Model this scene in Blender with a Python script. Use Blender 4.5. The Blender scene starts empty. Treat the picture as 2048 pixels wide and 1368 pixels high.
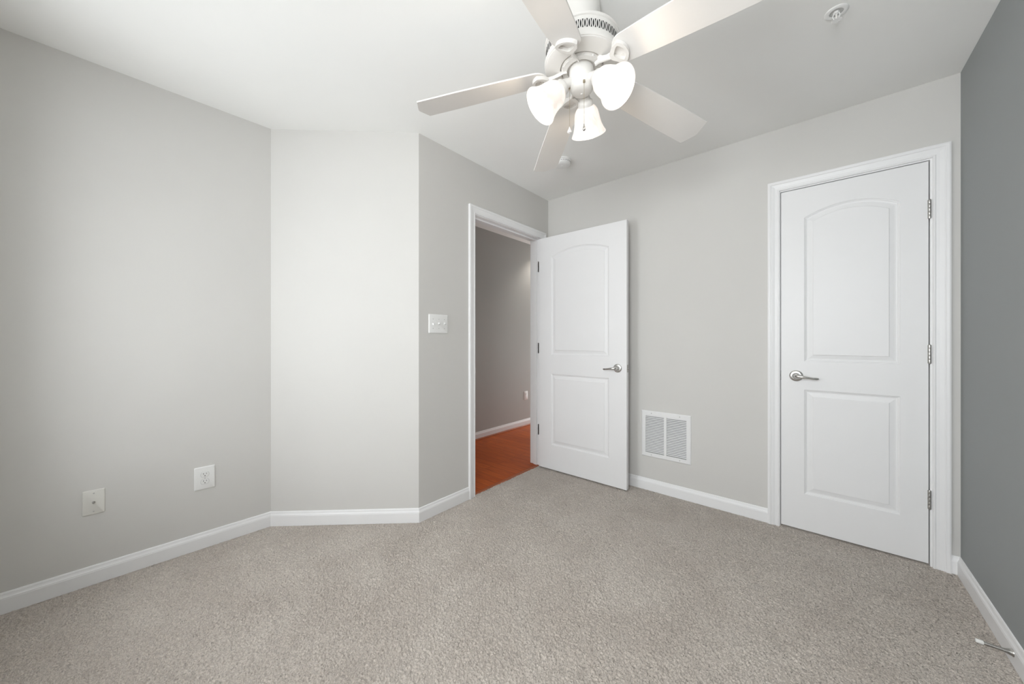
import bpy, bmesh, math, random
import numpy as np
from mathutils import Vector, Matrix
random.seed(4)
S = bpy.context.scene
COL = S.collection
PI = math.pi
H = 2.44                                    # ceiling height

# ------------------------------------------------------------------ camera
YAW = 40.5706
cd = bpy.data.cameras.new('camera'); cam = bpy.data.objects.new('camera', cd); COL.objects.link(cam)
cam.location = (1.8822, -2.7174, 1.1411)
cam.rotation_euler = (PI/2, 0, math.radians(YAW))
cd.sensor_width = 36.0; cd.lens = 704.24/2048*36.0
cd.shift_y = -3.9/2048; cd.clip_start = 0.02
S.camera = cam

# ------------------------------------------------------------------ light and exposure
S.view_settings.view_transform = 'Standard'
S.view_settings.look = 'None'
S.view_settings.exposure = 0.0
S.view_settings.gamma = 1.0
S.view_settings.use_curve_mapping = False
w = bpy.data.worlds.new('world'); S.world = w; w.use_nodes = True
w.node_tree.nodes['Background'].inputs[0].default_value = (0.80, 0.90, 1.0, 1)
w.node_tree.nodes['Background'].inputs[1].default_value = 1.0

def area(name, loc, rot, sx, sy, power, col, spread=PI):
    d = bpy.data.lights.new(name, 'AREA'); d.shape = 'RECTANGLE'; d.size = sx; d.size_y = sy
    d.energy = power; d.color = col; d.spread = spread
    o = bpy.data.objects.new(name, d); COL.objects.link(o); o.location = loc; o.rotation_euler = rot
    return o
S.cycles.max_bounces = 16; S.cycles.diffuse_bounces = 12
WINDOWS = [(-0.20, 0.60, 0.62), (1.32, 2.20, 0.96)]; WZ1 = 2.06   # window behind the camera, and a right one added to even the light
YR = -3.15
for (a, b, WZ0), p in zip(WINDOWS, (32.5, 60.0)):
    area('window_daylight', ((a+b)/2, YR-0.36, (WZ0+WZ1)/2), (PI/2, 0, 0), b-a, WZ1-WZ0, p, (0.95, 0.98, 1.0))  # the right panel is an addition that evens out the room light

# ------------------------------------------------------------------ materials
def mat(name, col, rough=0.5, metal=0.0, spec=0.5, noise=0.0, nscale=40.0, bump=0.0, bscale=200.0, bdist=0.002, emit=None, estr=0.0):
    m = bpy.data.materials.new(name); m.use_nodes = True
    nt = m.node_tree; b = nt.nodes['Principled BSDF']
    b.inputs['Base Color'].default_value = (*col, 1)
    b.inputs['Roughness'].default_value = rough
    b.inputs['Metallic'].default_value = metal
    b.inputs['Specular IOR Level'].default_value = spec
    tc = nt.nodes.new('ShaderNodeTexCoord')
    n = nt.nodes.new('ShaderNodeTexNoise'); n.inputs['Scale'].default_value = nscale; n.inputs['Detail'].default_value = 4
    nt.links.new(tc.outputs['Object'], n.inputs['Vector'])
    r = nt.nodes.new('ShaderNodeValToRGB')
    r.color_ramp.elements[0].color = (*[c*(1-noise) for c in col], 1)
    r.color_ramp.elements[1].color = (*[min(1, c*(1+noise)) for c in col], 1)
    r.color_ramp.elements[0].position = 0.3; r.color_ramp.elements[1].position = 0.7
    nt.links.new(n.outputs['Fac'], r.inputs['Fac']); nt.links.new(r.outputs['Color'], b.inputs['Base Color'])
    if bump > 0:
        n2 = nt.nodes.new('ShaderNodeTexNoise'); n2.inputs['Scale'].default_value = bscale; n2.inputs['Detail'].default_value = 3
        nt.links.new(tc.outputs['Object'], n2.inputs['Vector'])
        bp = nt.nodes.new('ShaderNodeBump'); bp.inputs['Strength'].default_value = bump; bp.inputs['Distance'].default_value = bdist
        nt.links.new(n2.outputs['Fac'], bp.inputs['Height']); nt.links.new(bp.outputs['Normal'], b.inputs['Normal'])
    if emit:
        b.inputs['Emission Color'].default_value = (*emit, 1); b.inputs['Emission Strength'].default_value = estr
    return m

M = {}
M['wall'] = mat('light_grey_paint', (0.635, 0.625, 0.604), 0.75, spec=0.2, noise=0.008, nscale=3, bump=0.04, bscale=260)
M['dark_wall'] = mat('slate_grey_paint', (0.325, 0.343, 0.343), 0.7, spec=0.25, noise=0.01, nscale=3, bump=0.04, bscale=260)
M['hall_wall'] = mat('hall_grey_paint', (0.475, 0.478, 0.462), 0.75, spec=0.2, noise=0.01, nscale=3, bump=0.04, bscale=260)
M['ceiling'] = mat('flat_white_ceiling_paint', (0.86, 0.86, 0.845), 0.9, spec=0.1, noise=0.006, nscale=4, bump=0.03, bscale=300)
M['trim'] = mat('semi_gloss_white_trim', (0.83, 0.83, 0.835), 0.38, spec=0.4, noise=0.006, nscale=9)
M['door'] = mat('white_door_paint', (0.81, 0.81, 0.815), 0.42, spec=0.4, noise=0.006, nscale=6, bump=0.03, bscale=400, bdist=0.001)
M['fan'] = mat('white_fan_enamel', (0.72, 0.70, 0.67), 0.38, spec=0.45, noise=0.006, nscale=12)
M['blade'] = mat('white_blade_laminate', (0.74, 0.72, 0.695), 0.48, spec=0.4, noise=0.008, nscale=10)
M['plastic'] = mat('white_plastic', (0.80, 0.80, 0.79), 0.35, spec=0.45, noise=0.005, nscale=30)
M['ivory'] = mat('off_white_plastic', (0.70, 0.69, 0.65), 0.4, spec=0.45, noise=0.006, nscale=30)
M['vent'] = mat('white_enamelled_steel', (0.80, 0.80, 0.80), 0.4, spec=0.4, noise=0.005, nscale=30)
M['dark'] = mat('slot_shade_black', (0.03, 0.03, 0.03), 0.9, spec=0.1, noise=0.05)  # near black for inlays that carry the shade of slots
M['duct'] = mat('grey_metal_and_slot_shade', (0.22, 0.22, 0.22), 0.7, spec=0.3, noise=0.05)  # dark latch metal; also the shade behind louvres and in sensing slots
M['nickel'] = mat('satin_nickel', (0.66, 0.65, 0.63), 0.26, metal=1.0, noise=0.03, nscale=60)
M['steel'] = mat('dull_steel', (0.50, 0.49, 0.47), 0.36, metal=1.0, noise=0.06, nscale=60)
M['brass'] = mat('dull_brass', (0.45, 0.40, 0.30), 0.35, metal=1.0, noise=0.05, nscale=60)
M['screw'] = mat('screw_and_gap_grey', (0.50, 0.50, 0.49), 0.4, spec=0.4, noise=0.03)  # screws; also the gap shade painted around outlet receptacles
M['rubber'] = mat('white_rubber', (0.78, 0.78, 0.76), 0.6, spec=0.3, noise=0.01)
M['fob'] = mat('frosted_fob', (0.86, 0.83, 0.80), 0.25, spec=0.5, noise=0.03, nscale=90)

def carpet_mat():
    m = bpy.data.materials.new('beige_cut_pile_carpet'); m.use_nodes = True
    nt = m.node_tree; N = nt.nodes; L = nt.links; b = N['Principled BSDF']
    b.inputs['Roughness'].default_value = 1.0; b.inputs['Specular IOR Level'].default_value = 0.05
    b.inputs['Sheen Weight'].default_value = 0.25; b.inputs['Sheen Roughness'].default_value = 0.6
    tc = N.new('ShaderNodeTexCoord')
    def noise(scale, det, vec=None, dist=0.0):
        n = N.new('ShaderNodeTexNoise'); n.inputs['Scale'].default_value = scale; n.inputs['Detail'].default_value = det
        n.inputs['Distortion'].default_value = dist
        L.new(vec or tc.outputs['Object'], n.inputs['Vector']); return n
    fine = noise(330, 2, dist=0.3); blot = noise(3.2, 5, dist=0.4)
    vo = N.new('ShaderNodeTexVoronoi'); vo.inputs['Scale'].default_value = 280
    L.new(tc.outputs['Object'], vo.inputs['Vector'])
    sep = N.new('ShaderNodeSeparateColor'); L.new(vo.outputs['Color'], sep.inputs['Color'])   # every tuft its own yarn shade
    mx = N.new('ShaderNodeMath'); mx.operation = 'MULTIPLY_ADD'; mx.inputs[1].default_value = 0.5
    ad = N.new('ShaderNodeMath'); ad.operation = 'MULTIPLY'; ad.inputs[1].default_value = 0.5
    L.new(sep.outputs['Red'], ad.inputs[0]); L.new(fine.outputs['Fac'], mx.inputs[0]); L.new(ad.outputs[0], mx.inputs[2])
    ramp = N.new('ShaderNodeValToRGB')
    e = ramp.color_ramp.elements
    e[0].position = 0.20; e[0].color = (0.45, 0.402, 0.358, 1)
    e[1].position = 0.72; e[1].color = (0.68, 0.618, 0.558, 1)
    L.new(mx.outputs[0], ramp.inputs['Fac'])
    br = N.new('ShaderNodeValToRGB')                      # worn and brushed patches of the pile
    br.color_ramp.elements[0].position = 0.35; br.color_ramp.elements[0].color = (0.89, 0.875, 0.865, 1)
    br.color_ramp.elements[1].position = 0.65; br.color_ramp.elements[1].color = (1.0, 1.0, 1.0, 1)
    L.new(blot.outputs['Fac'], br.inputs['Fac'])
    mul = N.new('ShaderNodeMix'); mul.data_type = 'RGBA'; mul.blend_type = 'MULTIPLY'; mul.inputs['Factor'].default_value = 1
    L.new(ramp.outputs['Color'], mul.inputs['A']); L.new(br.outputs['Color'], mul.inputs['B'])
    L.new(mul.outputs['Result'], b.inputs['Base Color'])
    bp = N.new('ShaderNodeBump'); bp.inputs['Strength'].default_value = 0.8; bp.inputs['Distance'].default_value = 0.003
    L.new(fine.outputs['Fac'], bp.inputs['Height']); L.new(bp.outputs['Normal'], b.inputs['Normal'])
    return m
M['carpet'] = carpet_mat()

def wood_mat():
    m = bpy.data.materials.new('orange_red_hardwood'); m.use_nodes = True
    nt = m.node_tree; N = nt.nodes; L = nt.links; b = N['Principled BSDF']
    b.inputs['Roughness'].default_value = 0.45; b.inputs['Specular IOR Level'].default_value = 0.22
    tc = N.new('ShaderNodeTexCoord')
    mp = N.new('ShaderNodeMapping'); mp.inputs['Rotation'].default_value = (0, 0, 0)
    L.new(tc.outputs['Object'], mp.inputs['Vector'])
    bk = N.new('ShaderNodeTexBrick'); bk.offset = 0.37
    bk.inputs['Color1'].default_value = (0.56, 0.118, 0.017, 1); bk.inputs['Color2'].default_value = (0.45, 0.088, 0.012, 1)
    bk.inputs['Mortar'].default_value = (0.09, 0.022, 0.006, 1)
    bk.inputs['Scale'].default_value = 1.0; bk.inputs['Mortar Size'].default_value = 0.0012
    bk.inputs['Brick Width'].default_value = 0.9; bk.inputs['Row Height'].default_value = 0.083
    L.new(mp.outputs['Vector'], bk.inputs['Vector'])
    mp2 = N.new('ShaderNodeMapping'); mp2.inputs['Scale'].default_value = (3, 40, 1)
    L.new(tc.outputs['Object'], mp2.inputs['Vector'])
    n = N.new('ShaderNodeTexNoise'); n.inputs['Scale'].default_value = 2.0; n.inputs['Detail'].default_value = 6
    L.new(mp2.outputs['Vector'], n.inputs['Vector'])
    r = N.new('ShaderNodeValToRGB'); r.color_ramp.elements[0].color = (0.72, 0.68, 0.66, 1); r.color_ramp.elements[1].color = (1, 1, 1, 1)
    r.color_ramp.elements[0].position = 0.3; r.color_ramp.elements[1].position = 0.65
    L.new(n.outputs['Fac'], r.inputs['Fac'])
    mul = N.new('ShaderNodeMix'); mul.data_type = 'RGBA'; mul.blend_type = 'MULTIPLY'; mul.inputs['Factor'].default_value = 1
    L.new(bk.outputs['Color'], mul.inputs['A']); L.new(r.outputs['Color'], mul.inputs['B'])
    L.new(mul.outputs['Result'], b.inputs['Base Color'])
    return m
M['wood'] = wood_mat()
M['wood_edge'] = mat('dark_red_wood_strip', (0.34, 0.085, 0.022), 0.4, noise=0.15, nscale=30)

def shade_mat():                                          # lit alabaster glass of the lamps
    m = mat('lit_alabaster_glass', (0.42, 0.41, 0.40), 0.25, spec=0.5, noise=0.02, nscale=20)
    nt = m.node_tree; N = nt.nodes; L = nt.links; b = N['Principled BSDF']
    tc = N.new('ShaderNodeTexCoord'); n = N.new('ShaderNodeTexNoise'); n.inputs['Scale'].default_value = 14
    n.inputs['Detail'].default_value = 5; n.inputs['Distortion'].default_value = 2.2
    L.new(tc.outputs['Object'], n.inputs['Vector'])
    r = N.new('ShaderNodeValToRGB')
    r.color_ramp.elements[0].position = 0.38; r.color_ramp.elements[0].color = (0.86, 0.76, 0.66, 1)
    r.color_ramp.elements[1].position = 0.52; r.color_ramp.elements[1].color = (1.0, 0.92, 0.83, 1)
    L.new(n.outputs['Fac'], r.inputs['Fac']); L.new(r.outputs['Color'], b.inputs['Emission Color'])
    b.inputs['Emission Strength'].default_value = 0.72
    return m
M['shade'] = shade_mat()
M['bulb'] = mat('lit_bulb', (0.9, 0.88, 0.85), 0.3, emit=(1.0, 0.88, 0.74), estr=8.0)

def pane_mat():
    m = bpy.data.materials.new('window_glass'); m.use_nodes = True
    nt = m.node_tree; N = nt.nodes; L = nt.links; N.remove(N['Principled BSDF'])
    t = N.new('ShaderNodeBsdfTransparent'); g = N.new('ShaderNodeBsdfGlossy'); g.inputs['Roughness'].default_value = 0.02
    mx = N.new('ShaderNodeMixShader'); mx.inputs[0].default_value = 0.06
    L.new(t.outputs[0], mx.inputs[1]); L.new(g.outputs[0], mx.inputs[2]); L.new(mx.outputs[0], N['Material Output'].inputs['Surface'])
    return m
M['pane'] = pane_mat()

# ------------------------------------------------------------------ mesh helpers
def box(bm, a, b, mtx=None):
    vs = [bm.verts.new((x, y, z)) for x in (a[0], b[0]) for y in (a[1], b[1]) for z in (a[2], b[2])]
    for f in ((0,1,3,2),(4,6,7,5),(0,4,5,1),(2,3,7,6),(0,2,6,4),(1,5,7,3)):
        bm.faces.new([vs[i] for i in f])
    if mtx: bmesh.ops.transform(bm, matrix=mtx, verts=vs)
    return vs
def lathe(bm, prof, seg=48, mtx=None, caps=True):
    rings = []
    allv = []
    for r, z in prof:
        if r < 1e-6:
            v = [bm.verts.new((0, 0, z))]
        else:
            v = [bm.verts.new((r*math.cos(2*PI*i/seg), r*math.sin(2*PI*i/seg), z)) for i in range(seg)]
        rings.append(v); allv += v
    for a, b in zip(rings, rings[1:]):
        for i in range(seg):
            j = (i+1) % seg
            if len(a) == 1 and len(b) == 1: continue
            if len(a) == 1: bm.faces.new((a[0], b[i], b[j]))
            elif len(b) == 1: bm.faces.new((a[i], a[j], b[0]))
            else: bm.faces.new((a[i], a[j], b[j], b[i]))
    if caps:
        for v in (rings[0], rings[-1]):
            if len(v) > 2: bm.faces.new(v)
    if mtx: bmesh.ops.transform(bm, matrix=mtx, verts=allv)
    return allv
def tube(bm, pts, rad, seg=10, caps=True):
    """round tube through points; rad a number or a list"""
    pts = [Vector(p) for p in pts]; n = len(pts)
    rads = rad if isinstance(rad, (list, tuple)) else [rad]*n
    rings = []; up = None
    for i, p in enumerate(pts):
        t = (pts[min(i+1, n-1)]-pts[max(i-1, 0)]).normalized()
        if up is None: up = t.orthogonal().normalized()
        up = (up - t*up.dot(t)).normalized(); s = t.cross(up)
        rr = rads[i]; ru, rs = rr if isinstance(rr, tuple) else (rr, rr)
        rings.append([bm.verts.new(p+up*ru*math.cos(2*PI*k/seg)+s*rs*math.sin(2*PI*k/seg)) for k in range(seg)])
    for a, b in zip(rings, rings[1:]):
        for k in range(seg):
            bm.faces.new((a[k], a[(k+1)%seg], b[(k+1)%seg], b[k]))
    if caps: bm.faces.new(rings[0]); bm.faces.new(rings[-1])
def prism(bm, poly, z0, z1, mtx=None):
    a = [bm.verts.new((x, y, z0)) for x, y in poly]; b = [bm.verts.new((x, y, z1)) for x, y in poly]
    n = len(poly)
    bm.faces.new(a); bm.faces.new(b)
    for i in range(n): bm.faces.new((a[i], a[(i+1)%n], b[(i+1)%n], b[i]))
    if mtx: bmesh.ops.transform(bm, matrix=mtx, verts=a+b)
def ring_prism(bm, outer, inner, z0, z1, mtx=None):
    n = len(outer); V = []
    for poly in (outer, inner):
        V.append([[bm.verts.new((x, y, z)) for x, y in poly] for z in (z0, z1)])
    for i in range(n):
        j = (i+1) % n
        bm.faces.new((V[0][0][i], V[0][0][j], V[0][1][j], V[0][1][i]))
        bm.faces.new((V[1][0][i], V[1][0][j], V[1][1][j], V[1][1][i]))
        for k in (0, 1): bm.faces.new((V[0][k][i], V[0][k][j], V[1][k][j], V[1][k][i]))
    if mtx: bmesh.ops.transform(bm, matrix=mtx, verts=[v for a in V for b in a for v in b])
def sweep(bm, frames):
    """frames: list of rings (lists of points, same count), closed profile"""
    R = [[bm.verts.new(p) for p in f] for f in frames]; n = len(R[0])
    for a, b in zip(R, R[1:]):
        for i in range(n): bm.faces.new((a[i], a[(i+1)%n], b[(i+1)%n], b[i]))
    bm.faces.new(R[0]); bm.faces.new(R[-1])
def obj(name, bm, m, parent=None, smooth=None, bevel=0.0, loc=None, mtx=None):
    bmesh.ops.recalc_face_normals(bm, faces=bm.faces)
    me = bpy.data.meshes.new(name); bm.to_mesh(me); bm.free()
    o = bpy.data.objects.new(name, me); COL.objects.link(o)
    if isinstance(m, str): m = M[m]
    me.materials.append(m)
    if smooth is not None:
        for p in me.polygons: p.use_smooth = True
        me.set_sharp_from_angle(angle=math.radians(smooth))
    if bevel > 0:
        md = o.modifiers.new('bevel', 'BEVEL'); md.width = bevel; md.segments = 2; md.limit_method = 'ANGLE'; md.angle_limit = math.radians(40)
    if parent: o.parent = parent
    if mtx is not None: o.matrix_basis = mtx
    if loc: o.location = loc
    return o
def thing(name, label, cat, loc=(0, 0, 0), group=None, mtx=None):
    o = bpy.data.objects.new(name, None); COL.objects.link(o); o.empty_display_size = 0.05
    if mtx is not None: o.matrix_basis = mtx
    else: o.location = loc
    o['label'] = label; o['category'] = cat
    if group: o['group'] = group
    return o
def struct(o, label=None, cat=None):
    o['kind'] = 'structure'
    if label: o['label'] = label
    if cat: o['category'] = cat
    return o
BM = bmesh.new
# frame helper: local (u along wall, v up, w out of wall)
def wall_frame(origin, along, out):
    a = Vector(along).normalized(); n = Vector(out).normalized(); z = Vector((0, 0, 1))
    return Matrix(((a.x, z.x, n.x, origin[0]), (a.y, z.y, n.y, origin[1]), (a.z, z.z, n.z, origin[2]), (0, 0, 0, 1)))

# ------------------------------------------------------------------ room shell
D0, YC, XD = 0.6548, -1.419, 2.4254
LY = -2.0363; LE = 0.0367
T = 0.115
def lx(y): return -D0 - LE*(LY-y)               # left wall line
bm = BM()
prism(bm, [(lx(YR), YR), (lx(LY), LY), (lx(LY)-T, LY+0.06), (lx(YR)-T, YR)], 0, H)
struct(obj('wall_left', bm, 'wall'), 'light grey wall at left carrying the outlet and cable plate', 'wall')
bm = BM()
prism(bm, [(-D0, LY), (0, YC), (-T, YC+0.05), (-D0-T, LY+0.06)], 0, H)
struct(obj('wall_corner', bm, 'wall'), 'narrow light grey diagonal wall between left wall and doorway wall', 'wall')
OY0, OY1, OZ = -0.936, -0.116, 2.058            # doorway opening
bm = BM()
prism(bm, [(0, YC), (0, OY0-0.018), (-T, OY0-0.018), (-T, YC+0.05)], 0, H)
box(bm, (-T, OY0-0.018, OZ+0.018), (0, OY1+0.018, H))
box(bm, (-T, OY1+0.018, 0), (0, 0, H))
struct(obj('wall_entry', bm, 'wall'), 'grey wall around the open doorway, with the switch plate', 'wall')
DL, DR, DT = 1.731, 2.3237, 2.0448              # closet door leaf
CX0, CX1, CZ = DL-0.0035, DR+0.0045, DT+0.004   # closet opening inside the jambs
bm = BM()
box(bm, (-T, 0, 0), (CX0-0.018, T, H))
box(bm, (CX0-0.018, 0, CZ+0.018), (CX1+0.018, T, H))
box(bm, (CX1+0.018, 0, 0), (XD+T, T, H))
for f in bm.faces: pass
struct(obj('wall_back', bm, 'wall'), 'light grey wall with the closet door and return vent', 'wall')
bm = BM(); box(bm, (XD, YR, 0), (XD+T, 0, H))
struct(obj('wall_right', bm, 'dark_wall'), 'slate grey accent wall at the right edge', 'wall')
bm = BM()
x0, x1 = lx(YR)-T, XD+T
TR = .34
xs = [x0]+[v for ab in WINDOWS for v in ab[:2]]+[x1]
for a, b in zip(xs[::2], xs[1::2]): box(bm, (a, YR-TR, 0), (b, YR, H))
for a, b, WZ0 in WINDOWS: box(bm, (a, YR-TR, 0), (b, YR, WZ0)); box(bm, (a, YR-TR, WZ1), (b, YR, H))
struct(obj('wall_rear', bm, 'wall'), 'light grey wall with one window and one added for even light, behind the viewpoint', 'wall')
for k, (WX0, WX1, WZ0) in enumerate(WINDOWS):
    bm = BM()
    for a, b in (((WX0, WZ0), (WX0+.04, WZ1)), ((WX1-.04, WZ0), (WX1, WZ1)), ((WX0+.04, WZ0), (WX1-.04, WZ0+.04)), ((WX0+.04, WZ1-.04), (WX1-.04, WZ1)),
                 ((WX0+.04, 1.33), (WX1-.04, 1.37))):
        box(bm, (a[0], YR-TR+.01, a[1]), (b[0], YR-TR+.09, b[1]))
    win = struct(obj('window_%d' % (k+1), bm, 'trim', bevel=0.003), 'white sash window in the wall behind the viewpoint, %s one' % ('left' if k == 0 else 'added light-evening right'), 'window')
    bm = BM(); box(bm, (WX0+.04, YR-TR+.04, WZ0+.04), (WX1-.04, YR-TR+.044, WZ1-.04)); obj('pane', bm, 'pane', win)
    bm = BM(); box(bm, (WX0-.03, YR, WZ0-.03), (WX1+.03, YR+.035, WZ0)); obj('window_sill', bm, 'trim', win, bevel=0.004)

HX = -1.045                                     # hall far wall
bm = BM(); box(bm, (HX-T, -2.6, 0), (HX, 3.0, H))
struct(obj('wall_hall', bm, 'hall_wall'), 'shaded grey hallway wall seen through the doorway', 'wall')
bm = BM()
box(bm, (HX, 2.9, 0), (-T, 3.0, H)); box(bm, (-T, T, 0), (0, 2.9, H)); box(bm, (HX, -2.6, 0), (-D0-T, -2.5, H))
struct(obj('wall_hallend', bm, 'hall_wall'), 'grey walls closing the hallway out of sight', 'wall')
bm = BM()                                       # closet shell
box(bm, (1.55, T+.6, 0), (XD+T, T+.7, H)); box(bm, (1.45, T, 0), (1.55, T+.7, H)); box(bm, (XD+.02, T, 0), (XD+T, T+.6, H))
struct(obj('wall_closet', bm, 'wall'), 'closet walls hidden behind the closed door', 'wall')
bm = BM(); box(bm, (HX-T, YR-T, H), (XD+T, 3.0, H+.1))
struct(obj('ceiling', bm, 'ceiling'), 'flat white ceiling', 'ceiling')
bm = BM()
prism(bm, [(lx(YR), YR), (XD, YR), (XD, 0), (0, 0), (-.012, 0), (-.012, YC), (0, YC), (-D0, LY)], -.05, -.012)
box(bm, (CX0-.018, 0, -.05), (CX1+.018, T+.6, -.001))
def pile(bm_floor):
    # the cut pile as real relief: a fine jittered grid of tuft tips filling the room's outline
    st = .0031
    X0, X1, Y0, Y1 = lx(YR)-.01, XD+.002, YR, .004
    nx, ny = int((X1-X0)/st)+1, int((Y1-Y0)/st)+1
    rg = np.random.RandomState(7)
    gx, gy = np.meshgrid(X0+np.arange(nx)*st, Y0+np.arange(ny)*st, indexing='ij')
    gx = gx+rg.uniform(-.0011, .0011, gx.shape); gy = gy+rg.uniform(-.0011, .0011, gy.shape)
    h = rg.uniform(0, 1, gx.shape)**.8
    z = -.0072+.0098*h
    for dx, dy, r, d in DENTS: z -= d*np.exp(-((gx-dx)**2+(gy-dy)**2)/(2*r*r))
    ins = (gx > -D0-LE*(LY-gy)-.002)
    diag = (gy-LY)-(gx+D0)*(YC-LY)/D0                      # > 0 behind the diagonal wall
    ins &= ~((gx < 0) & (gy > LY-.001) & (diag > .002))
    ins &= ~((gx < -.012) & (gy > YC))
    ins |= (gx >= -.012) & (gx < .004) & (gy > OY0-.02) & (gy < OY1+.02)
    idx = np.arange(nx*ny).reshape(nx, ny)
    q = ins[:-1, :-1] & ins[1:, :-1] & ins[1:, 1:] & ins[:-1, 1:]
    F = np.stack([idx[:-1, :-1][q], idx[1:, :-1][q], idx[1:, 1:][q], idx[:-1, 1:][q]], 1)
    used, inv = np.unique(F.ravel(), return_inverse=True)
    co = np.stack([gx.ravel()[used], gy.ravel()[used], z.ravel()[used]], 1)
    sv = np.array([v.co[:] for v in bm_floor.verts]); bm_floor.verts.index_update()
    sf = [[v.index for v in f.verts] for f in bm_floor.faces]; bm_floor.free()
    nb = len(co); co = np.concatenate([co, sv]); F = inv.reshape(-1, 4).astype(np.int32); nq = len(F)
    loops = np.concatenate([F.ravel(), np.array([i+nb for f in sf for i in f], np.int32)]).astype(np.int32)
    lens = np.array([4]*nq+[len(f) for f in sf]); starts = np.concatenate([[0], np.cumsum(lens)[:-1]]).astype(np.int32)
    me = bpy.data.meshes.new('floor')
    me.vertices.add(len(co)); me.vertices.foreach_set('co', co.astype(np.float32).ravel())
    me.loops.add(len(loops)); me.loops.foreach_set('vertex_index', loops)
    me.polygons.add(len(starts)); me.polygons.foreach_set('loop_start', starts)
    me.polygons.foreach_set('use_smooth', np.array([True]*nq+[False]*len(sf)))
    me.update(calc_edges=True); me.validate()
    me.materials.append(M['carpet'])
    o = bpy.data.objects.new('floor', me); COL.objects.link(o); return o
# small dents and scuffs left in the pile by furniture
DENTS = [(-.36, -2.06, .012, .006), (-.335, -2.045, .010, .006), (.16, -1.72, .010, .005), (.19, -1.71, .009, .005), (-.585, -2.86, .020, .007), (-.60, -2.93, .016, .008), (.95, -1.42, .030, .002)]
bmesh.ops.recalc_face_normals(bm, faces=bm.faces)
struct(pile(bm), 'beige cut pile carpet with brushed patches', 'floor')
bm = BM(); prism(bm, [(HX, -2.5), (-D0-T, -2.5), (-D0-T, LY+.06), (-T, YC+.05), (-T, OY0), (-.045, OY0), (-.045, OY1), (-T, OY1), (-T, 2.9), (HX, 2.9)], -.05, -.002)
struct(obj('floor_hall', bm, 'wood'), 'orange red hardwood floor in the hallway', 'floor')
bm = BM(); prism(bm, [(-.047, -.004), (-.012, -.004), (-.012, -.001), (-.018, .0015), (-.04, .001)], OY0, OY1, Matrix(((1,0,0,0),(0,0,1,0),(0,1,0,0),(0,0,0,1))))
struct(obj('trim_1', bm, 'wood_edge'), 'dark wooden threshold strip between carpet and hardwood', 'threshold')

# ------------------------------------------------------------------ baseboards
BH = 0.087
BPROF = [(0, 0), (.0125, 0), (.0125, .060), (.0115, .0625), (.0115, .0655), (.0085, .071), (.0065, .077), (.0065, .080), (.0045, .0855), (0, BH)]
def baseboard(name, pts, label, m='trim'):
    """pts: floor polyline, the room on the left-hand side of the walking direction; mitred"""
    P = [Vector((x, y)) for x, y in pts]; fr = []
    for i, p in enumerate(P):
        ns = []
        if i > 0: d = (P[i]-P[i-1]).normalized(); ns.append(Vector((-d.y, d.x)))
        if i < len(P)-1: d = (P[i+1]-P[i]).normalized(); ns.append(Vector((-d.y, d.x)))
        nn = sum(ns, Vector((0, 0))); nn = nn/ (nn.length) ; k = 1/nn.dot(ns[0]); nn = nn*k
        fr.append([(p.x+nn.x*t, p.y+nn.y*t, z) for t, z in BPROF])
    bm = BM(); sweep(bm, fr)
    return struct(obj(name, bm, m), label, 'baseboard')
CW = 0.058                                      # casing width
t = .0125
n45 = Vector((D0, YC-LY)).normalized(); nrm = Vector((n45.y, -n45.x))
def off(p, q, s): d = (Vector(q)-Vector(p)).normalized(); return Vector((-d.y, d.x))*s
# each wall gets its own run, so that they butt like real boards; mitred by shared corner frames
def run(name, pts, i0, i1, label, m='trim'):
    P = [Vector((x, y)) for x, y in pts]; fr = []
    for i in range(i0, i1+1):
        p = P[i]; ns = []
        if i > 0: d = (P[i]-P[i-1]).normalized(); ns.append(Vector((-d.y, d.x)))
        if i < len(P)-1: d = (P[i+1]-P[i]).normalized(); ns.append(Vector((-d.y, d.x)))
        nn = sum(ns, Vector((0, 0))).normalized(); nn = nn/nn.dot(ns[0])
        fr.append([(p.x+nn.x*a, p.y+nn.y*a, z) for a, z in BPROF])
    bm = BM(); sweep(bm, fr)
    return struct(obj(name, bm, m), label, 'baseboard')
chain = [(0, OY0-.006-CW), (0, YC), (-D0, LY), (lx(YR+.013), YR+.013)]
run('baseboard_entry', chain, 0, 1, 'white baseboard between the diagonal wall and the doorway casing')
run('baseboard_corner', chain, 1, 2, 'white baseboard along the narrow diagonal wall')
run('baseboard_left', chain, 2, 3, 'long white baseboard along the left wall')
chain = [(XD, YR+.013), (XD, 0), (CX1+.004+CW, 0)]
run('baseboard_right', chain, 0, 1, 'white baseboard along the slate grey wall')
run('baseboard_back', chain, 1, 2, 'short white baseboard between closet casing and slate wall')
run('baseboard_middle', [(CX0-.004-CW, 0), (0.0, 0)], 0, 1, 'white baseboard under the return vent')
run('baseboard_rear', [(lx(YR), YR), (XD, YR)], 0, 1, 'white baseboard under the window')
run('baseboard_hall', [(HX, 2.9), (HX, -2.5)], 0, 1, 'white baseboard along the hallway wall')
bm = BM()
sweep(bm, [[(HX+.0125+a, y, b) for a, b in ((0, -.002), (.014, -.002), (.012, .008), (.006, .014), (0, .016))] for y in (-2.5, 2.9)])
struct(obj('trim_2', bm, 'wood_edge'), 'dark red quarter round moulding along the hallway baseboard', 'trim')

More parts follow.
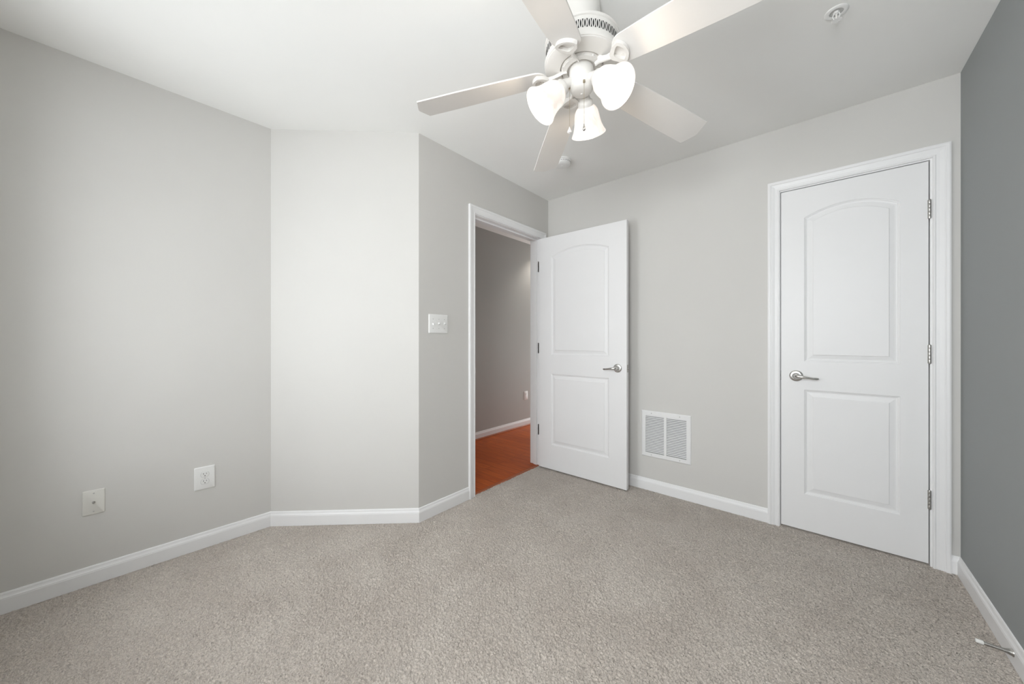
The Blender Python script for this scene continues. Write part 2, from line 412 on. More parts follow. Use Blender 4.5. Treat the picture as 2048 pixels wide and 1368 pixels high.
# ------------------------------------------------------------------ door casings (mitred profile) and jambs
CPROF = [(0, 0), (0, .010), (.003, .0125), (.008, .0125), (.0105, .0095), (.022, .0105), (.036, .0145), (.040, .0145), (.0425, .0175), (.052, .0185), (.058, .0165), (.058, 0)]
def casing(name, fr, u0, u1, top, label):
    """fr: wall frame (u along, v up, w out); opening u0..u1 below top"""
    bm = BM(); F = []
    for (u, v, du, dv) in ((u0, -.001, -1, 0), (u0, top, -1, 1), (u1, top, 1, 1), (u1, -.001, 1, 0)):
        F.append([fr @ Vector((u+du*a, v+dv*a, h)) for a, h in CPROF])
    sweep(bm, F)
    return struct(obj(name, bm, 'trim'), label, 'door casing')
FB = wall_frame((0, 0, 0), (1, 0, 0), (0, -1, 0))           # back wall: u = x
FA = wall_frame((0, 0, 0), (0, 1, 0), (1, 0, 0))            # entry wall: u = y
casing('trim_3', FB, CX0-.004, CX1+.008, CZ+.006, 'white moulded casing around the closed closet door')
casing('trim_4', FA, OY0-.006, OY1+.006, OZ+.004, 'white moulded casing around the open doorway')
bm = BM()                                                   # closet jamb with stop
box(bm, (CX0-.018, 0, 0), (CX0, T, CZ+.018)); box(bm, (CX1, 0, 0), (CX1+.018, T, CZ+.018)); box(bm, (CX0, 0, CZ), (CX1, T, CZ+.018))
box(bm, (CX0, .040, 0), (CX0+.011, .072, CZ)); box(bm, (CX1-.011, .040, 0), (CX1, .072, CZ)); box(bm, (CX0+.011, .040, CZ-.011), (CX1-.011, .072, CZ))
struct(obj('trim_5', bm, 'trim'), 'white jamb lining the closet door opening', 'door jamb')
bm = BM()                                                   # doorway jamb with stop
box(bm, (-T, OY0-.018, 0), (0, OY0, OZ+.018)); box(bm, (-T, OY1, 0), (0, OY1+.018, OZ+.018)); box(bm, (-T, OY0, OZ), (0, OY1, OZ+.018))
for a, b in (((-.075, OY0, 0), (-.040, OY0+.011, OZ)), ((-.075, OY1-.011, 0), (-.040, OY1, OZ)), ((-.075, OY0+.011, OZ-.011), (-.040, OY1-.011, OZ))): box(bm, a, b)
struct(obj('trim_6', bm, 'trim', bevel=0.0015), 'white jamb lining the open doorway', 'door jamb')
bm = BM(); box(bm, (-.035, OY0-.001, .885), (-.004, OY0+.0015, .95)); box(bm, (-.004, OY0-.002, .90), (.004, OY0+.0015, .935))
sp = obj('strike_plate', bm, 'nickel', bpy.data.objects['trim_6'])
bm = BM()                                                   # hall side casing
FH = wall_frame((-T, 0, 0), (0, 1, 0), (-1, 0, 0))
casing('trim_7', FH, OY0-.006, OY1+.006, OZ+.004, 'white casing on the hallway side of the doorway')
bm.free()

# ------------------------------------------------------------------ doors
PROF = [(0, 0), (.0035, -.0035), (.006, -.0040), (.0095, -.0075), (.014, -.0085), (.019, -.0082), (.0385, -.0036), (.0405, -.0008), (.0425, -.0004)]
def door_leaf(bm, W, Z0, Z1, TH, px0, px1, up, lo):
    """leaf from u 0..W, v Z0..Z1, faces at w=0 (front) and w=-TH; panels: up=(z0, spring, peak), lo=(z0, z1); returns nothing"""
    NA = 20
    def arch(x0, x1, z0, zs, zp):
        pts = [(x0, z0), (x1, z0)]
        for i in range(NA+1):
            s = 1-2*i/NA                        # +1 .. -1
            c = (x1-x0)/2; h = zp-zs; R = (c*c+h*h)/(2*h)
            pts.append(((x0+x1)/2+c*s, zp-R+math.sqrt(max(0, R*R-(c*s)**2))))
        return pts
    def rect(x0, x1, z0, z1): return [(x0, z0), (x1, z0), (x1, z1), (x0, z1)]
    for face, sg in ((0.0, 1), (-TH, -1)):
        U = arch(px0, px1, *up); L = rect(px0, px1, *lo)
        def q(*p): bm.faces.new([bm.verts.new((x, z, face)) for x, z in p])
        q((0, Z0), (px0, Z0), (px0, Z1), (0, Z1)); q((px1, Z0), (W, Z0), (W, Z1), (px1, Z1))
        q((px0, Z0), (px1, Z0), (px1, lo[0]), (px0, lo[0])); q((px0, lo[1]), (px1, lo[1]), (px1, up[0]), (px0, up[0]))
        top = U[2:]
        for a, b in zip(top, top[1:]): q(a, (a[0], Z1), (b[0], Z1), b)
        for k, base in ((0, U), (1, L)):
            loops = []
            for o, d in PROF:
                if k == 0: lp = arch(px0+o, px1-o, up[0]+o, up[1]-o*.72, up[2]-o)
                else: lp = rect(px0+o, px1-o, lo[0]+o, lo[1]-o)
                loops.append([bm.verts.new((x, z, face+sg*d)) for x, z in lp])
            n = len(loops[0])
            for a, b in zip(loops, loops[1:]):
                for i in range(n): bm.faces.new((a[i], a[(i+1)%n], b[(i+1)%n], b[i]))
            bm.faces.new(loops[-1])
    for p in (((0, Z0), (W, Z0)), ((W, Z0), (W, Z1)), ((W, Z1), (0, Z1)), ((0, Z1), (0, Z0))):
        (x0, z0), (x1, z1) = p
        bm.faces.new([bm.verts.new(v) for v in ((x0, z0, 0), (x1, z1, 0), (x1, z1, -TH), (x0, z0, -TH))])
    bmesh.ops.remove_doubles(bm, verts=bm.verts, dist=1e-5)

def lever(parent, u, v, sgn, out=1, w0=0.0, droop=0.0):
    """rose and lever handle in the door's frame; sgn = direction of the lever along u; out = +1 front, -1 back"""
    rot = Matrix.Translation((u, v, w0)) @ Matrix.Scale(out, 4, (0, 0, 1))
    h = bpy.data.objects.new('door_handle', None); COL.objects.link(h); h.parent = parent; h.empty_display_size = .02
    h['label'] = 'satin nickel lever handle'
    bm = BM(); lathe(bm, [(.0, 0), (.033, 0), (.033, .004), (.031, .007), (.026, .009), (.019, .0095), (.0165, .012), (.0135, .016), (.0125, .022), (0, .022)], 40, rot)
    obj('rose', bm, 'nickel', h, smooth=40)
    bm = BM()
    P = [(0, 0, .020), (0, 0, .038), (sgn*.004, -.0005, .047), (sgn*.014, -.001, .052), (sgn*.034, -.003, .053), (sgn*.056, -.006-droop*.4, .050), (sgn*.076, -.009-droop, .046), (sgn*.092, -.010-droop, .043), (sgn*.100, -.009-droop, .039)]
    R = [.0125, .0125, (.0125), (.011), (.0085), (.0068), (.0065), (.0072), (.005)]
    tube(bm, [rot @ Vector(p) for p in P], R, 14)
    obj('lever', bm, 'nickel', h, smooth=60)
    return h
def hinge(parent, name, u, v, w, ln=.093, r=.0063, leaf=None):
    bm = BM(); mt = Matrix.Translation((u, v, w)) @ Matrix.Rotation(-PI/2, 4, 'X')
    n = 5; seg = ln/n
    for k in range(n):
        z0 = -ln/2+k*seg
        lathe(bm, [(0, z0+.0003), (r*.98, z0+.0003), (r, z0+.0007), (r, z0+seg-.0007), (r*.98, z0+seg-.0003), (0, z0+seg-.0003)], 16, mt)
    lathe(bm, [(0, -ln/2-.003), (r*.6, -ln/2-.0025), (r*.8, -ln/2), (r*.8, ln/2), (r*.6, ln/2+.0025), (0, ln/2+.003)], 14, mt)
    if leaf:
        for a, b in leaf: box(bm, (u+a[0], v-ln/2, w+a[1]), (u+b[0], v+ln/2, w+b[1]))
    o = obj(name, bm, 'steel', parent, smooth=40); o['label'] = 'dull metal butt hinge'
    return o

# closed closet door
W = DR-DL; TH = .035
door2 = thing('door_2', 'closed white two panel closet door with arched upper panel', 'door', mtx=wall_frame((DL, .003, 0), (1, 0, 0), (0, -1, 0)))
door2['kind'] = 'structure'
bm = BM(); door_leaf(bm, W, .012, DT, TH, 1.8405-DL, 2.2275-DL, (1.0135, 1.868, 1.922), (.226, .8465))
obj('door_leaf', bm, 'door', door2)
lever(door2, 1.8035-DL, .9265, 1)
for z in (1.801, 1.0695, .3365): hinge(door2, 'hinge', W+.0025, z, .0065, leaf=[((-.006, -.010), (-.0005, -.004))])
bm = BM(); box(bm, (-.0022, .895, -.030), (-.0004, .953, -.0045)); box(bm, (-.0030, .916, -.022), (.0002, .932, -.006))
o = obj('latch', bm, 'duct', door2); o['label'] = 'small dark latch at the door edge'

# open room door: hinged on the far jamb, swung about ninety degrees against the back wall
WO = .806
ang = math.radians(0.6)
FO = wall_frame((.0125, OY1-.046, 0), (math.cos(ang), math.sin(ang), 0), (math.sin(ang), -math.cos(ang), 0))
door1 = thing('door_1', 'open white two panel room door with arched upper panel', 'door', mtx=FO)
door1['kind'] = 'structure'
bm = BM(); door_leaf(bm, WO, .014, DT, TH, .130, .665, (1.0135, 1.868, 1.922), (.226, .8465))
obj('door_leaf', bm, 'door', door1)
lever(door1, WO-.070, .9265, -1); lever(door1, WO-.070, .9265, -1, -1, -TH)
for z in (1.801, 1.0695, .3365):
    hinge(door1, 'hinge', -.0045, z, -TH-.006, leaf=[((.0021, .008), (.0044, .0385)), ((-.0100, .0060), (-.0085, .0385))])
bm = BM(); box(bm, (WO-.0002, .898, -.030), (WO+.0014, .955, -.005)); lathe(bm, [(0, 0), (.0085, 0), (.0080, .006), (.005, .010), (0, .0115)], 16, Matrix.Translation((WO, .9265, -.0175)) @ Matrix.Rotation(PI/2, 4, 'Y'))
o = obj('latch', bm, 'steel', door1, smooth=40); o['label'] = 'round metal latch bolt on the door edge'

# ------------------------------------------------------------------ return air vent on the back wall
vt = thing('return_vent', 'square white louvred return air grille low on the grey wall', 'vent', mtx=wall_frame((1.0505, 0, .4295), (1, 0, 0), (0, -1, 0)))
a = .1745; ix, iz = .145, .1405
bm = BM()
def ring4(hx, hz): return [(-hx, -hz), (hx, -hz), (hx, hz), (-hx, hz)]
fr = [[(x, y, z) for x, y in ring4(hx, hz)] for hx, hz, z in ((a, a, 0), (a, a, .004), (a-.006, a-.006, .0085), (ix, iz, .0085), (ix, iz, 0))]
Rv = [[bm.verts.new(p) for p in r] for r in fr]
for r0, r1 in zip(Rv, Rv[1:]+Rv[:1]):
    for i in range(4): bm.faces.new((r0[i], r0[(i+1)%4], r1[(i+1)%4], r1[i]))
box(bm, (-.0085, -iz, .0005), (.0085, iz, .0085))
obj('frame', bm, 'vent', vt)
NL = 23; pitch = 2*iz/NL
for sx in (-1, 1):
    bm = BM()
    x0, x1 = (-ix, -.0085) if sx < 0 else (.0085, ix)
    for k in range(NL):
        z = iz-(k+.5)*pitch
        poly = [(.0005, z+.0050), (.0015, z+.0056), (.0082, z-.0008), (.0072, z-.0016)]
        v = [[bm.verts.new((x, zz, yy)) for yy, zz in poly] for x in (x0, x1)]
        for i in range(4): bm.faces.new((v[0][i], v[0][(i+1)%4], v[1][(i+1)%4], v[1][i]))
        bm.faces.new(v[0]); bm.faces.new(v[1])
    obj('louvers', bm, 'vent', vt)
bm = BM(); box(bm, (-ix, -iz, .0001), (ix, iz, .0004)); o = obj('duct_shade_panel', bm, 'duct', vt); o['label'] = 'dark sheet behind the louvres, standing for the shaded duct'  # flat sheet on the wall; the duct's shade is in its colour
for sx in (-1, 1):
    for sz in (-1, 1):
        bm = BM(); lathe(bm, [(0, .008), (.0042, .008), (.0036, .0098), (0, .0104)], 12, Matrix.Translation((sx*.100, sz*.157, 0)))
        obj('screw', bm, 'screw', vt, smooth=40)

# ------------------------------------------------------------------ wall plates
def plate_mesh(w, h, d=.006, e=.005):
    bm = BM()
    def rr(w, h, r, n=4):
        P = []
        for cx, cy, a0 in ((w/2-r, h/2-r, 0), (-w/2+r, h/2-r, 90), (-w/2+r, -h/2+r, 180), (w/2-r, -h/2+r, 270)):
            for i in range(n+1):
                t_ = math.radians(a0+90*i/n); P.append((cx+r*math.cos(t_), cy+r*math.sin(t_)))
        return P
    L = [[bm.verts.new((x, y, z)) for x, y in rr(w-2*i, h-2*i, .004)] for i, z in ((0, 0), (0, d*.35), (e*.35, d*.75), (e, d))]
    for p, q in zip(L, L[1:]):
        n = len(p)
        for i in range(n): bm.faces.new((p[i], p[(i+1)%n], q[(i+1)%n], q[i]))
    bm.faces.new(L[-1]); bm.faces.new(L[0])
    return bm
def screw(parent, u, v, w, r=.0035, m='screw'):
    bm = BM(); mt = Matrix.Translation((u, v, w)); lathe(bm, [(0, -.001), (r, -.001), (r*.9, .0007), (r*.5, .0011), (0, .0012)], 14, mt)
    o = obj('screw', bm, m, parent, smooth=40)
    return o
# triple toggle switch
sw = thing('light_switch', 'white triple toggle switch plate beside the doorway', 'light switch', mtx=wall_frame((0, -1.268, 1.2475), (0, 1, 0), (1, 0, 0)))
obj('plate', plate_mesh(.155, .124), 'plastic', sw, smooth=35)
for k in (-1, 0, 1):
    u = k*.046
    bm = BM(); box(bm, (u-.0055, -.012, .0056), (u+.0055, .012, .0066)); obj('toggle_frame', bm, 'plastic', sw)
    upd = -1 if k == -1 else 1
    bm = BM(); mt = Matrix.Translation((u, 0, .0055)) @ Matrix.Rotation(-upd*math.radians(28), 4, 'X')
    prism(bm, [(-.0045, -.0055), (.0045, -.0055), (.0045, .0055), (-.0045, .0055)], 0, .014, mt)
    obj('toggle', bm, 'plastic', sw, bevel=.0012)
    for s in (-1, 1): screw(sw, u, s*.030, .006, .0032)
# duplex outlet
LT = Vector((0, 0))
ldir = (Vector((lx(LY), LY))-Vector((lx(YR), YR))).normalized()      # along left wall, away from the camera
lout = (ldir.y, -ldir.x, 0)
def leftframe(y, z): return wall_frame((lx(y), y, z), (ldir.x, ldir.y, 0), lout)
def outlet(name, label, fr, w, h, s=1.0):
    t_ = thing(name, label, 'outlet', mtx=fr, group=None)
    obj('plate', plate_mesh(w, h), 'plastic', t_, smooth=35)
    for sg in (1, -1):
        r_ = .0172*s; cy = sg*.0195*s
        P = []
        for i in range(32):
            a_ = 2*PI*i/32; P.append((r_*math.cos(a_), max(-.0135*s, min(.0135*s, r_*math.sin(a_)))+cy))
        bm = BM(); prism(bm, [(x*1.07, cy+(y-cy)*1.09) for x, y in P], .0050, .0062); g = obj('gap_shade_ring', bm, 'screw', t_); g['label'] = 'grey ring around the receptacle, standing for the gap shadow'  # solid ring, no real gap; its grey paints the gap shadow
        bm = BM(); prism(bm, P, .005, .0082); f = obj('receptacle', bm, 'plastic', t_, bevel=.0008)
        bm = BM()
        box(bm, (-.0072*s, cy+.0005*s, .0081), (-.0052*s, cy+.0085*s, .0084)); box(bm, (.0052*s, cy+.0015*s, .0081), (.0070*s, cy+.0080*s, .0084))
        lathe(bm, [(0, .0081), (.0024*s, .0081), (.0024*s, .0084), (0, .0084)], 12, Matrix.Translation((0, cy-.0065*s, 0)))
        o = obj('slots', bm, 'dark', f); o['label'] = 'dark inlays standing for the shaded plug slots'  # no holes cut: their shade is painted as near black inlays
    screw(t_, 0, 0, .006, .003)
    return t_
outlet('wall_outlet', 'bright white duplex outlet low on the grey wall, right of the cable plate', leftframe(-2.3445, .383), .088, .124, 1.0)
cx = thing('cable_plate', 'off white cable jack plate low on the grey wall at left', 'cable jack', mtx=leftframe(-2.7385, .382))
obj('plate', plate_mesh(.070, .114, .005, .0035), 'ivory', cx, smooth=35)
bm = BM(); lathe(bm, [(0, .0045), (.0062, .0045), (.0062, .0075), (0, .0075)], 6); obj('nut', bm, 'steel', cx)
bm = BM(); lathe(bm, [(0, .0075), (.0045, .0075), (.0045, .0145), (.0034, .0150), (.0030, .0125), (0, .0125)], 18); o = obj('coaxial_jack', bm, 'steel', cx, smooth=40); o['label'] = 'threaded metal coaxial jack'
for s in (-1, 1): screw(cx, 0, s*.042, .005, .0034)
outlet('hall_outlet', 'small outlet on the shaded hallway wall seen through the doorway', wall_frame((HX, .985, .40), (0, 1, 0), (1, 0, 0)), .072, .116, 1.0)

# ------------------------------------------------------------------ door stop on the right baseboard
ds = thing('door_stop', 'spring door stop with white tip on the baseboard of the slate wall', 'door stop', mtx=Matrix.Translation((XD-.0125, -.641, .046)) @ Matrix.Rotation(-PI/2, 4, 'Y'))
bm = BM(); lathe(bm, [(0, 0), (.0125, 0), (.0125, .0015), (.0105, .004), (.0085, .009), (0, .009)], 24); obj('base', bm, 'steel', ds, smooth=40)
bm = BM(); n = 260; turns = 26
P = []; 
for i in range(n+1):
    f = i/n; r_ = .0048+.0050*max(0, 1-f/.30)**1.6
    P.append((r_*math.cos(2*PI*turns*f), r_*math.sin(2*PI*turns*f), .006+.060*f))
tube(bm, P, .00115, 6); lathe(bm, [(0, .004), (.0075, .004), (.0052, .012), (.0040, .02), (.0040, .066), (0, .066)], 14)
obj('spring', bm, 'steel', ds, smooth=60)
bm = BM(); lathe(bm, [(0, .064), (.0070, .064), (.0072, .066), (.0070, .080), (.0058, .082), (0, .0822)], 20); o = obj('tip', bm, 'rubber', ds, smooth=40); o['label'] = 'white rubber tip'

# ------------------------------------------------------------------ smoke detector and sprinkler
sd = thing('smoke_detector', 'round white smoke detector on the ceiling beyond the fan', 'smoke detector', loc=(.498, -.545, H))
bm = BM(); lathe(bm, [(0, 0), (.066, 0), (.066, -.009), (.063, -.011), (0, -.011)], 48); obj('base', bm, 'plastic', sd, smooth=40)
bm = BM(); lathe(bm, [(.060, -.011), (.0635, -.0125), (.062, -.024), (.056, -.033), (.046, -.0375), (.034, -.039), (0, -.0395)], 48, caps=False); obj('cover', bm, 'plastic', sd, smooth=50)
bm = BM()
for k in range(24):
    a_ = 2*PI*k/24; box(bm, (.0600, -.0045, -.0225), (.0634, .0045, -.0195), Matrix.Rotation(a_, 4, 'Z'))
o = obj('vent_slot_inlays', bm, 'duct', sd); o['label'] = 'dark inlays standing for the shaded sensing slots around the cover'  # small grey blocks on the cover, coloured like shaded slots
bm = BM(); lathe(bm, [(0, -.038), (.010, -.038), (.010, -.0405), (.008, -.0415), (0, -.0418)], 20); obj('test_button', bm, 'plastic', sd, smooth=40)

sk = thing('sprinkler_head', 'small white recessed fire sprinkler in the ceiling at upper right', 'sprinkler', loc=(1.951, -.824, H))
bm = BM(); lathe(bm, [(.0215, 0), (.0365, 0), (.0365, -.0020), (.034, -.0042), (.024, -.0052), (.0215, -.0040), (.0215, 0)], 48, caps=False); obj('escutcheon', bm, 'plastic', sk, smooth=40)
bm = BM(); lathe(bm, [(.0213, -.0015), (.0213, -.0005), (0, -.0005)], 32, caps=False); o = obj('cup', bm, 'screw', sk, smooth=40)
bm = BM(); lathe(bm, [(0, -.0005), (.010, -.0005), (.010, -.006), (.008, -.008), (0, -.008)], 6)
for s in (-1, 1): tube(bm, [(s*.008, 0, -.007), (s*.0105, 0, -.014), (s*.0095, 0, -.022), (s*.004, 0, -.029), (0, 0, -.031)], .0018, 8)
obj('sprinkler_frame', bm, 'plastic', sk, smooth=40)
bm = BM(); lathe(bm, [(0, -.008), (.0022, -.008), (.0024, -.018), (.0022, -.028), (0, -.028)], 12); o = obj('glass_bulb', bm, 'fob', sk, smooth=50)
bm = BM(); lathe(bm, [(0, -.030), (.004, -.030), (.004, -.033), (.013, -.0335), (.013, -.0347), (0, -.0350)], 20)
for k in range(10):
    box(bm, (.012, -.0022, -.0350), (.0165, .0022, -.0338), Matrix.Rotation(2*PI*k/10, 4, 'Z'))
obj('deflector', bm, 'plastic', sk)

# ------------------------------------------------------------------ ceiling fan
FX, FY = 1.2, -1.506
fan = thing('ceiling_fan', 'white five blade ceiling fan with three lit glass shades', 'ceiling fan', loc=(FX, FY, H))
def fz(prof): return [(r, z-H) for r, z in prof]
bm = BM(); lathe(bm, fz([(0, 2.44), (.069, 2.44), (.0695, 2.40), (.068, 2.366), (.064, 2.356), (.0655, 2.350), (.064, 2.344), (.052, 2.325), (.050, 2.292), (0, 2.292)]), 64)
obj('canopy', bm, 'fan', fan, smooth=35)
bm = BM(); lathe(bm, fz([(0, 2.296), (.060, 2.296), (.105, 2.293), (.132, 2.289), (.1415, 2.286), (.1425, 2.281), (.1415, 2.277), (.1375, 2.275), (.1370, 2.272),
                         (.1370, 2.224), (.1380, 2.221), (.1420, 2.2195), (.1430, 2.216), (.1430, 2.208), (.1415, 2.2045), (.1385, 2.2035), (.1375, 2.2005), (.128, 2.197), (.105, 2.1935), (.084, 2.192), (.082, 2.193), (.080, 2.200), (0, 2.200)]), 96)
house = obj('motor_housing', bm, 'fan', fan, smooth=30)
bm = BM(); NS = 116; zc = 2.248-H; hh = .0140
for k in range(NS):
    a_ = 2*PI*k/NS; wd = 2*PI*.1374/NS
    P = []
    if k % 2 == 0:                                          # lens shaped dark inlay, the opening's shade put into its colour
        for i in range(9): f = -1+2*i/8; P.append((wd*.34*(1-f*f)+.0003, hh*f))
        for i in range(9): f = 1-2*i/8; P.append((-wd*.34*(1-f*f)-.0003, hh*f))
    else:                                                   # waisted dark inlay, likewise
        for i in range(9): f = -1+2*i/8; P.append((wd*(.10+.26*f*f), hh*1.05*f))
        for i in range(9): f = 1-2*i/8; P.append((-wd*(.10+.26*f*f), hh*1.05*f))
    vs = [bm.verts.new((.1374, x, zc+z)) for x, z in P]
    v2 = [bm.verts.new((.1360, x, zc+z)) for x, z in P]
    bm.faces.new(vs); bm.faces.new(v2)
    for i in range(len(vs)): bm.faces.new((vs[i], vs[(i+1)%len(vs)], v2[(i+1)%len(vs)], v2[i]))
    bmesh.ops.rotate(bm, verts=vs+v2, cent=(0, 0, 0), matrix=Matrix.Rotation(a_, 3, 'Z'))
o = obj('cooling_slot_inlays', bm, 'dark', house); o['label'] = 'ring of dark inlays standing for the shaded cooling slots'
bm = BM(); lathe(bm, fz([(0, 2.198), (.0775, 2.198), (.0775, 2.193), (.073, 2.192), (.073, 2.185), (.056, 2.184), (.056, 2.192), (0, 2.192)]), 64)
obj('flywheel', bm, 'fan', fan, smooth=35)
bm = BM(); lathe(bm, fz([(0, 2.196), (.040, 2.196), (.0455, 2.190), (.0475, 2.180), (.0480, 2.152), (.0500, 2.1505), (.0505, 2.147), (.0500, 2.1435), (.0480, 2.142), (.0475, 2.128), (.044, 2.112), (.036, 2.101), (.022, 2.096), (.008, 2.0945), (0, 2.0945)]), 64)
swh = obj('switch_housing', bm, 'fan', fan, smooth=35)
bm = BM(); lathe(bm, [(0, 0), (.0045, 0), (.0045, .006), (0, .006)], 12, Matrix.Translation((0, 0, 2.0905-H))); obj('finial', bm, 'fan', swh, smooth=40)
A0 = 281.9
DROOP = math.atan(.069/.66); PITCH = math.radians(12.5)
blade_off = [0.0, 1.5, 1.6, -0.4, -0.6]
def blade_outline():
    P = [(.150, -.022)]
    # root: rounded end
    Rr = []
    for i in range(13):
        a_ = math.radians(90+180*i/12); Rr.append((.185+.052*math.cos(a_)*.92, .056*math.sin(a_)))
    pts = Rr                                                # from +y side round to -y side
    pts += [(.30, -.062), (.50, -.068), (.660, -.069), (.682, -.006), (.682, .006), (.660, .069), (.50, .068), (.30, .062)]
    return pts
def iron(bm):
    n = 12; outer = []; inner = []
    for i in range(n+1):
        a_ = math.radians(-62+124*i/n); outer.append((.152+.042*math.cos(a_), .0465*math.sin(a_))); inner.append((.152+.032*math.cos(a_), .0340*math.sin(a_)))
    outer += [(.150, .034), (.128, .010), (.128, -.010), (.150, -.034)]
    inner += [(.156, .021), (.143, .004), (.143, -.004), (.156, -.021)]
    ring_prism(bm, outer, inner, -.016, -.0030)
    # backing plate the blade is screwed to
    for x, y in ((.178, .0), (.162, .020), (.162, -.020)):
        lathe(bm, [(0, -.0042), (.0055, -.0042), (.005, -.0025), (0, -.0025)], 12, Matrix.Translation((x, y, 0)))
for k in range(5):
    a_ = math.radians(A0+72*k+blade_off[k])
    base = Matrix.Translation((0, 0, 2.189-H)) @ Matrix.Rotation(a_, 4, 'Z')
    mt = base @ Matrix.Rotation(DROOP, 4, 'Y') @ Matrix.Rotation(-PITCH, 4, 'X')
    bm = BM(); prism(bm, blade_outline(), -.0028, .0028)
    bl = obj('blade', bm, 'blade', fan, bevel=.0012, mtx=mt)
    bm = BM(); iron(bm)
    inv = (Matrix.Rotation(DROOP, 4, 'Y') @ Matrix.Rotation(-PITCH, 4, 'X')).inverted()
    P = [(.058, 0, .001), (.074, 0, -.001), (.090, 0, -.010), (.108, 0, -.016), (.124, 0, -.0185), (.134, 0, -.0195)]
    tube(bm, [inv @ Vector(p) for p in P], [(.0045, .018), (.0050, .015), (.0065, .0110), (.0065, .0095), (.0065, .0110), (.0055, .0130)], 12)
    box(bm, (.056, -.030, -.002), (.072, .030, .0025), inv)
    for s in (-1, 1): lathe(bm, [(0, -.0045), (.0042, -.0045), (.0042, -.002), (0, -.002)], 10, inv @ Matrix.Translation((.0645, s*.023, 0)))
    obj('blade_iron', bm, 'fan', bl, smooth=40)
# lamps
for k in range(3):
    a_ = math.radians(229.05+120*k)
    fr = Matrix.Rotation(a_, 4, 'Z')
    # axis: from neck (r .078, z 2.112) to mouth (r .162, z 2.031)
    p0 = Vector((.078, 0, 2.112-H)); p1 = Vector((.162, 0, 2.031-H)); ax = (p1-p0).normalized(); L_ = (p1-p0).length
    q = Vector((0, 0, 1)).rotation_difference(ax).to_matrix().to_4x4()
    lm = fr @ Matrix.Translation(p0) @ q
    bm = BM()
    tube(bm, [fr @ Vector((.030, 0, 2.135-H)), fr @ Vector((.046, 0, 2.134-H)), fr @ Vector((.060, 0, 2.128-H)), fr @ Vector(p0+ax*-.004)], [.016, .016, .018, .024], 20)
    lathe(bm, [(0, -.010), (.020, -.010), (.0285, -.004), (.0305, .006), (.0310, .016), (.0290, .017), (.027, .010), (0, .008)], 32, lm)
    arm = obj('lamp_arm', bm, 'fan', fan, smooth=45)
    bm = BM()
    seg = 72; rings = []
    prof = [(.0280, .010), (.0300, .014), (.0390, .022), (.0465, .035), (.0505, .052), (.0535, .072), (.0580, .090), (.0645, .106), (.0722, .120), (.0702, .1208), (.0620, .106), (.0555, .090), (.0510, .072), (.0480, .052), (.0440, .036), (.0370, .024), (.0270, .016)]
    for r_, z_ in prof:
        wv = max(0, (z_-.06)/.058)
        rings.append([bm.verts.new(lm @ Vector(((r_)*math.cos(2*PI*i/seg), (r_)*math.sin(2*PI*i/seg), z_+.0*wv))) for i in range(seg)])
    for x, y in zip(rings, rings[1:]):
        for i in range(seg): bm.faces.new((x[i], x[(i+1)%seg], y[(i+1)%seg], y[i]))
    sh = obj('glass_shade', bm, 'shade', fan, smooth=60); sh['label'] = 'glowing white alabaster glass bell shade'
    bm = BM(); lathe(bm, [(0, .010), (.012, .012), (.012, .030), (.020, .044), (.024, .060), (.021, .074), (.012, .084), (0, .087)], 24, lm)
    bu = obj('bulb', bm, 'bulb', sh, smooth=60)
    ld = bpy.data.lights.new('lamp_light', 'POINT'); ld.energy = 0.8; ld.color = (1.0, 0.84, 0.66); ld.shadow_soft_size = .03
    lo = bpy.data.objects.new('lamp_light', ld); COL.objects.link(lo); lo.location = Vector((FX, FY, H)) + (lm @ Vector((0, 0, .150)))
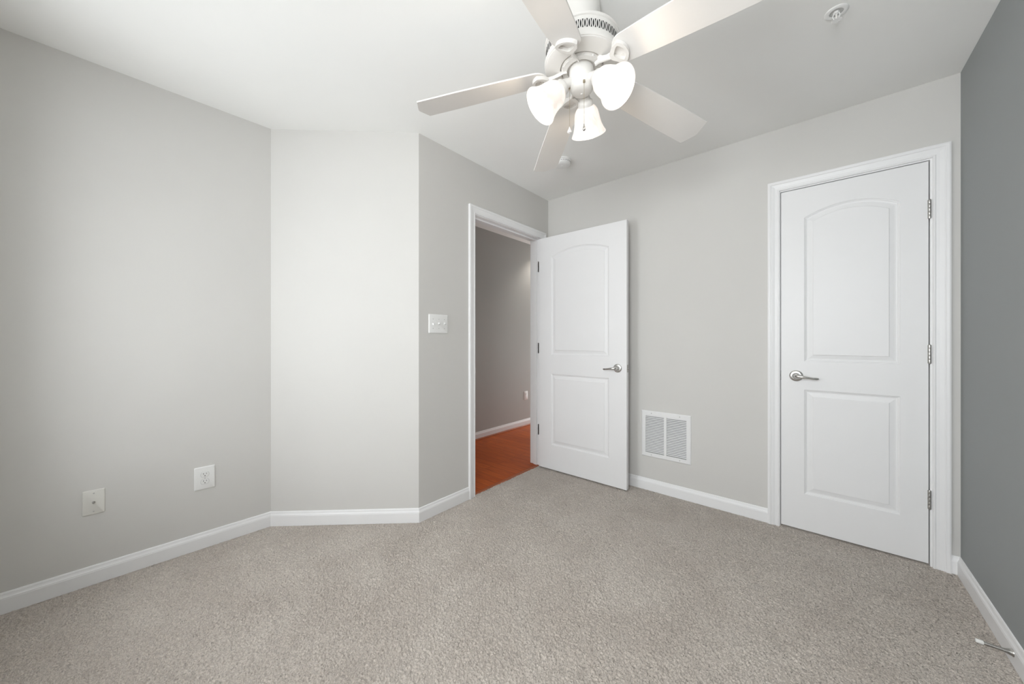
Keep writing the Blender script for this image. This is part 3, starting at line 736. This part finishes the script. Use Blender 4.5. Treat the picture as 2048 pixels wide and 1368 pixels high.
# pull chains
fw = Vector((-math.sin(math.radians(YAW)), math.cos(math.radians(YAW)), 0)); rt = Vector((math.cos(math.radians(YAW)), math.sin(math.radians(YAW)), 0))
def pull(px, top, bot, m, acorn):
    x, y = px
    bm = BM(); n = int((top-bot-.026)/.0032)
    for i in range(n):
        lathe(bm, [(0, -.0012), (.0011, -.0004), (.0011, .0004), (0, .0012)], 6, Matrix.Translation((x, y, top-H-i*.0032)))
    tube(bm, [(x, y, top-H+.002), (x, y, bot-H+.024)], .0004, 5)
    lathe(bm, [(0, -.002), (.0045, -.002), (.0045, .006), (0, .006)], 10, Matrix.Translation((x, y, top-H)))
    ch = obj('pull_chain', bm, 'brass', fan, smooth=50)
    if acorn: pr = [(0, .026), (.0018, .025), (.0035, .018), (.0075, .010), (.0088, .006), (.0086, .002), (.0050, .0005), (0, 0)]
    else: pr = [(0, .026), (.0016, .025), (.0030, .018), (.0052, .009), (.0056, .005), (.0042, .001), (0, 0)]
    bm = BM(); lathe(bm, pr, 20, Matrix.Translation((x, y, bot-H))); obj('fob', bm, m, ch, smooth=60)
v1 = -fw*.046; v2 = -rt*.047 - fw*.002
pull((v1.x, v1.y), 2.108, 1.925, 'steel', False)
pull((v2.x, v2.y), 2.115, 1.940, 'fob', True)

# hallway ceiling lamp (out of sight beyond the door head) and an added fill light, with no real source, at the hallway's end
hl = thing('hall_ceiling_lamp', 'recessed ceiling downlight of the hallway, out of sight', 'lamp', loc=(-.80, 1.22, H))
bm = BM(); lathe(bm, [(.062, 0), (.090, 0), (.090, -.004), (.064, -.006), (.062, 0)], 40, caps=False); obj('trim_ring', bm, 'plastic', hl, smooth=40)
bm = BM(); lathe(bm, [(0, -.0015), (.062, -.0015), (.062, -.0005), (0, -.0005)], 32); obj('lens', bm, 'bulb', hl)
ld = bpy.data.lights.new('hall_light', 'SPOT'); ld.energy = 17.0; ld.color = (1.0, 0.92, 0.83); ld.shadow_soft_size = .05
ld.spot_size = math.radians(118); ld.spot_blend = .7
lo = bpy.data.objects.new('hall_light', ld); COL.objects.link(lo); lo.location = (-.80, 1.22, H-.02)
area('hall_fill', (-.58, 2.8, .75), (-PI/2, 0, 0), .8, 1.1, 30.0, (.94, .98, 1.0))
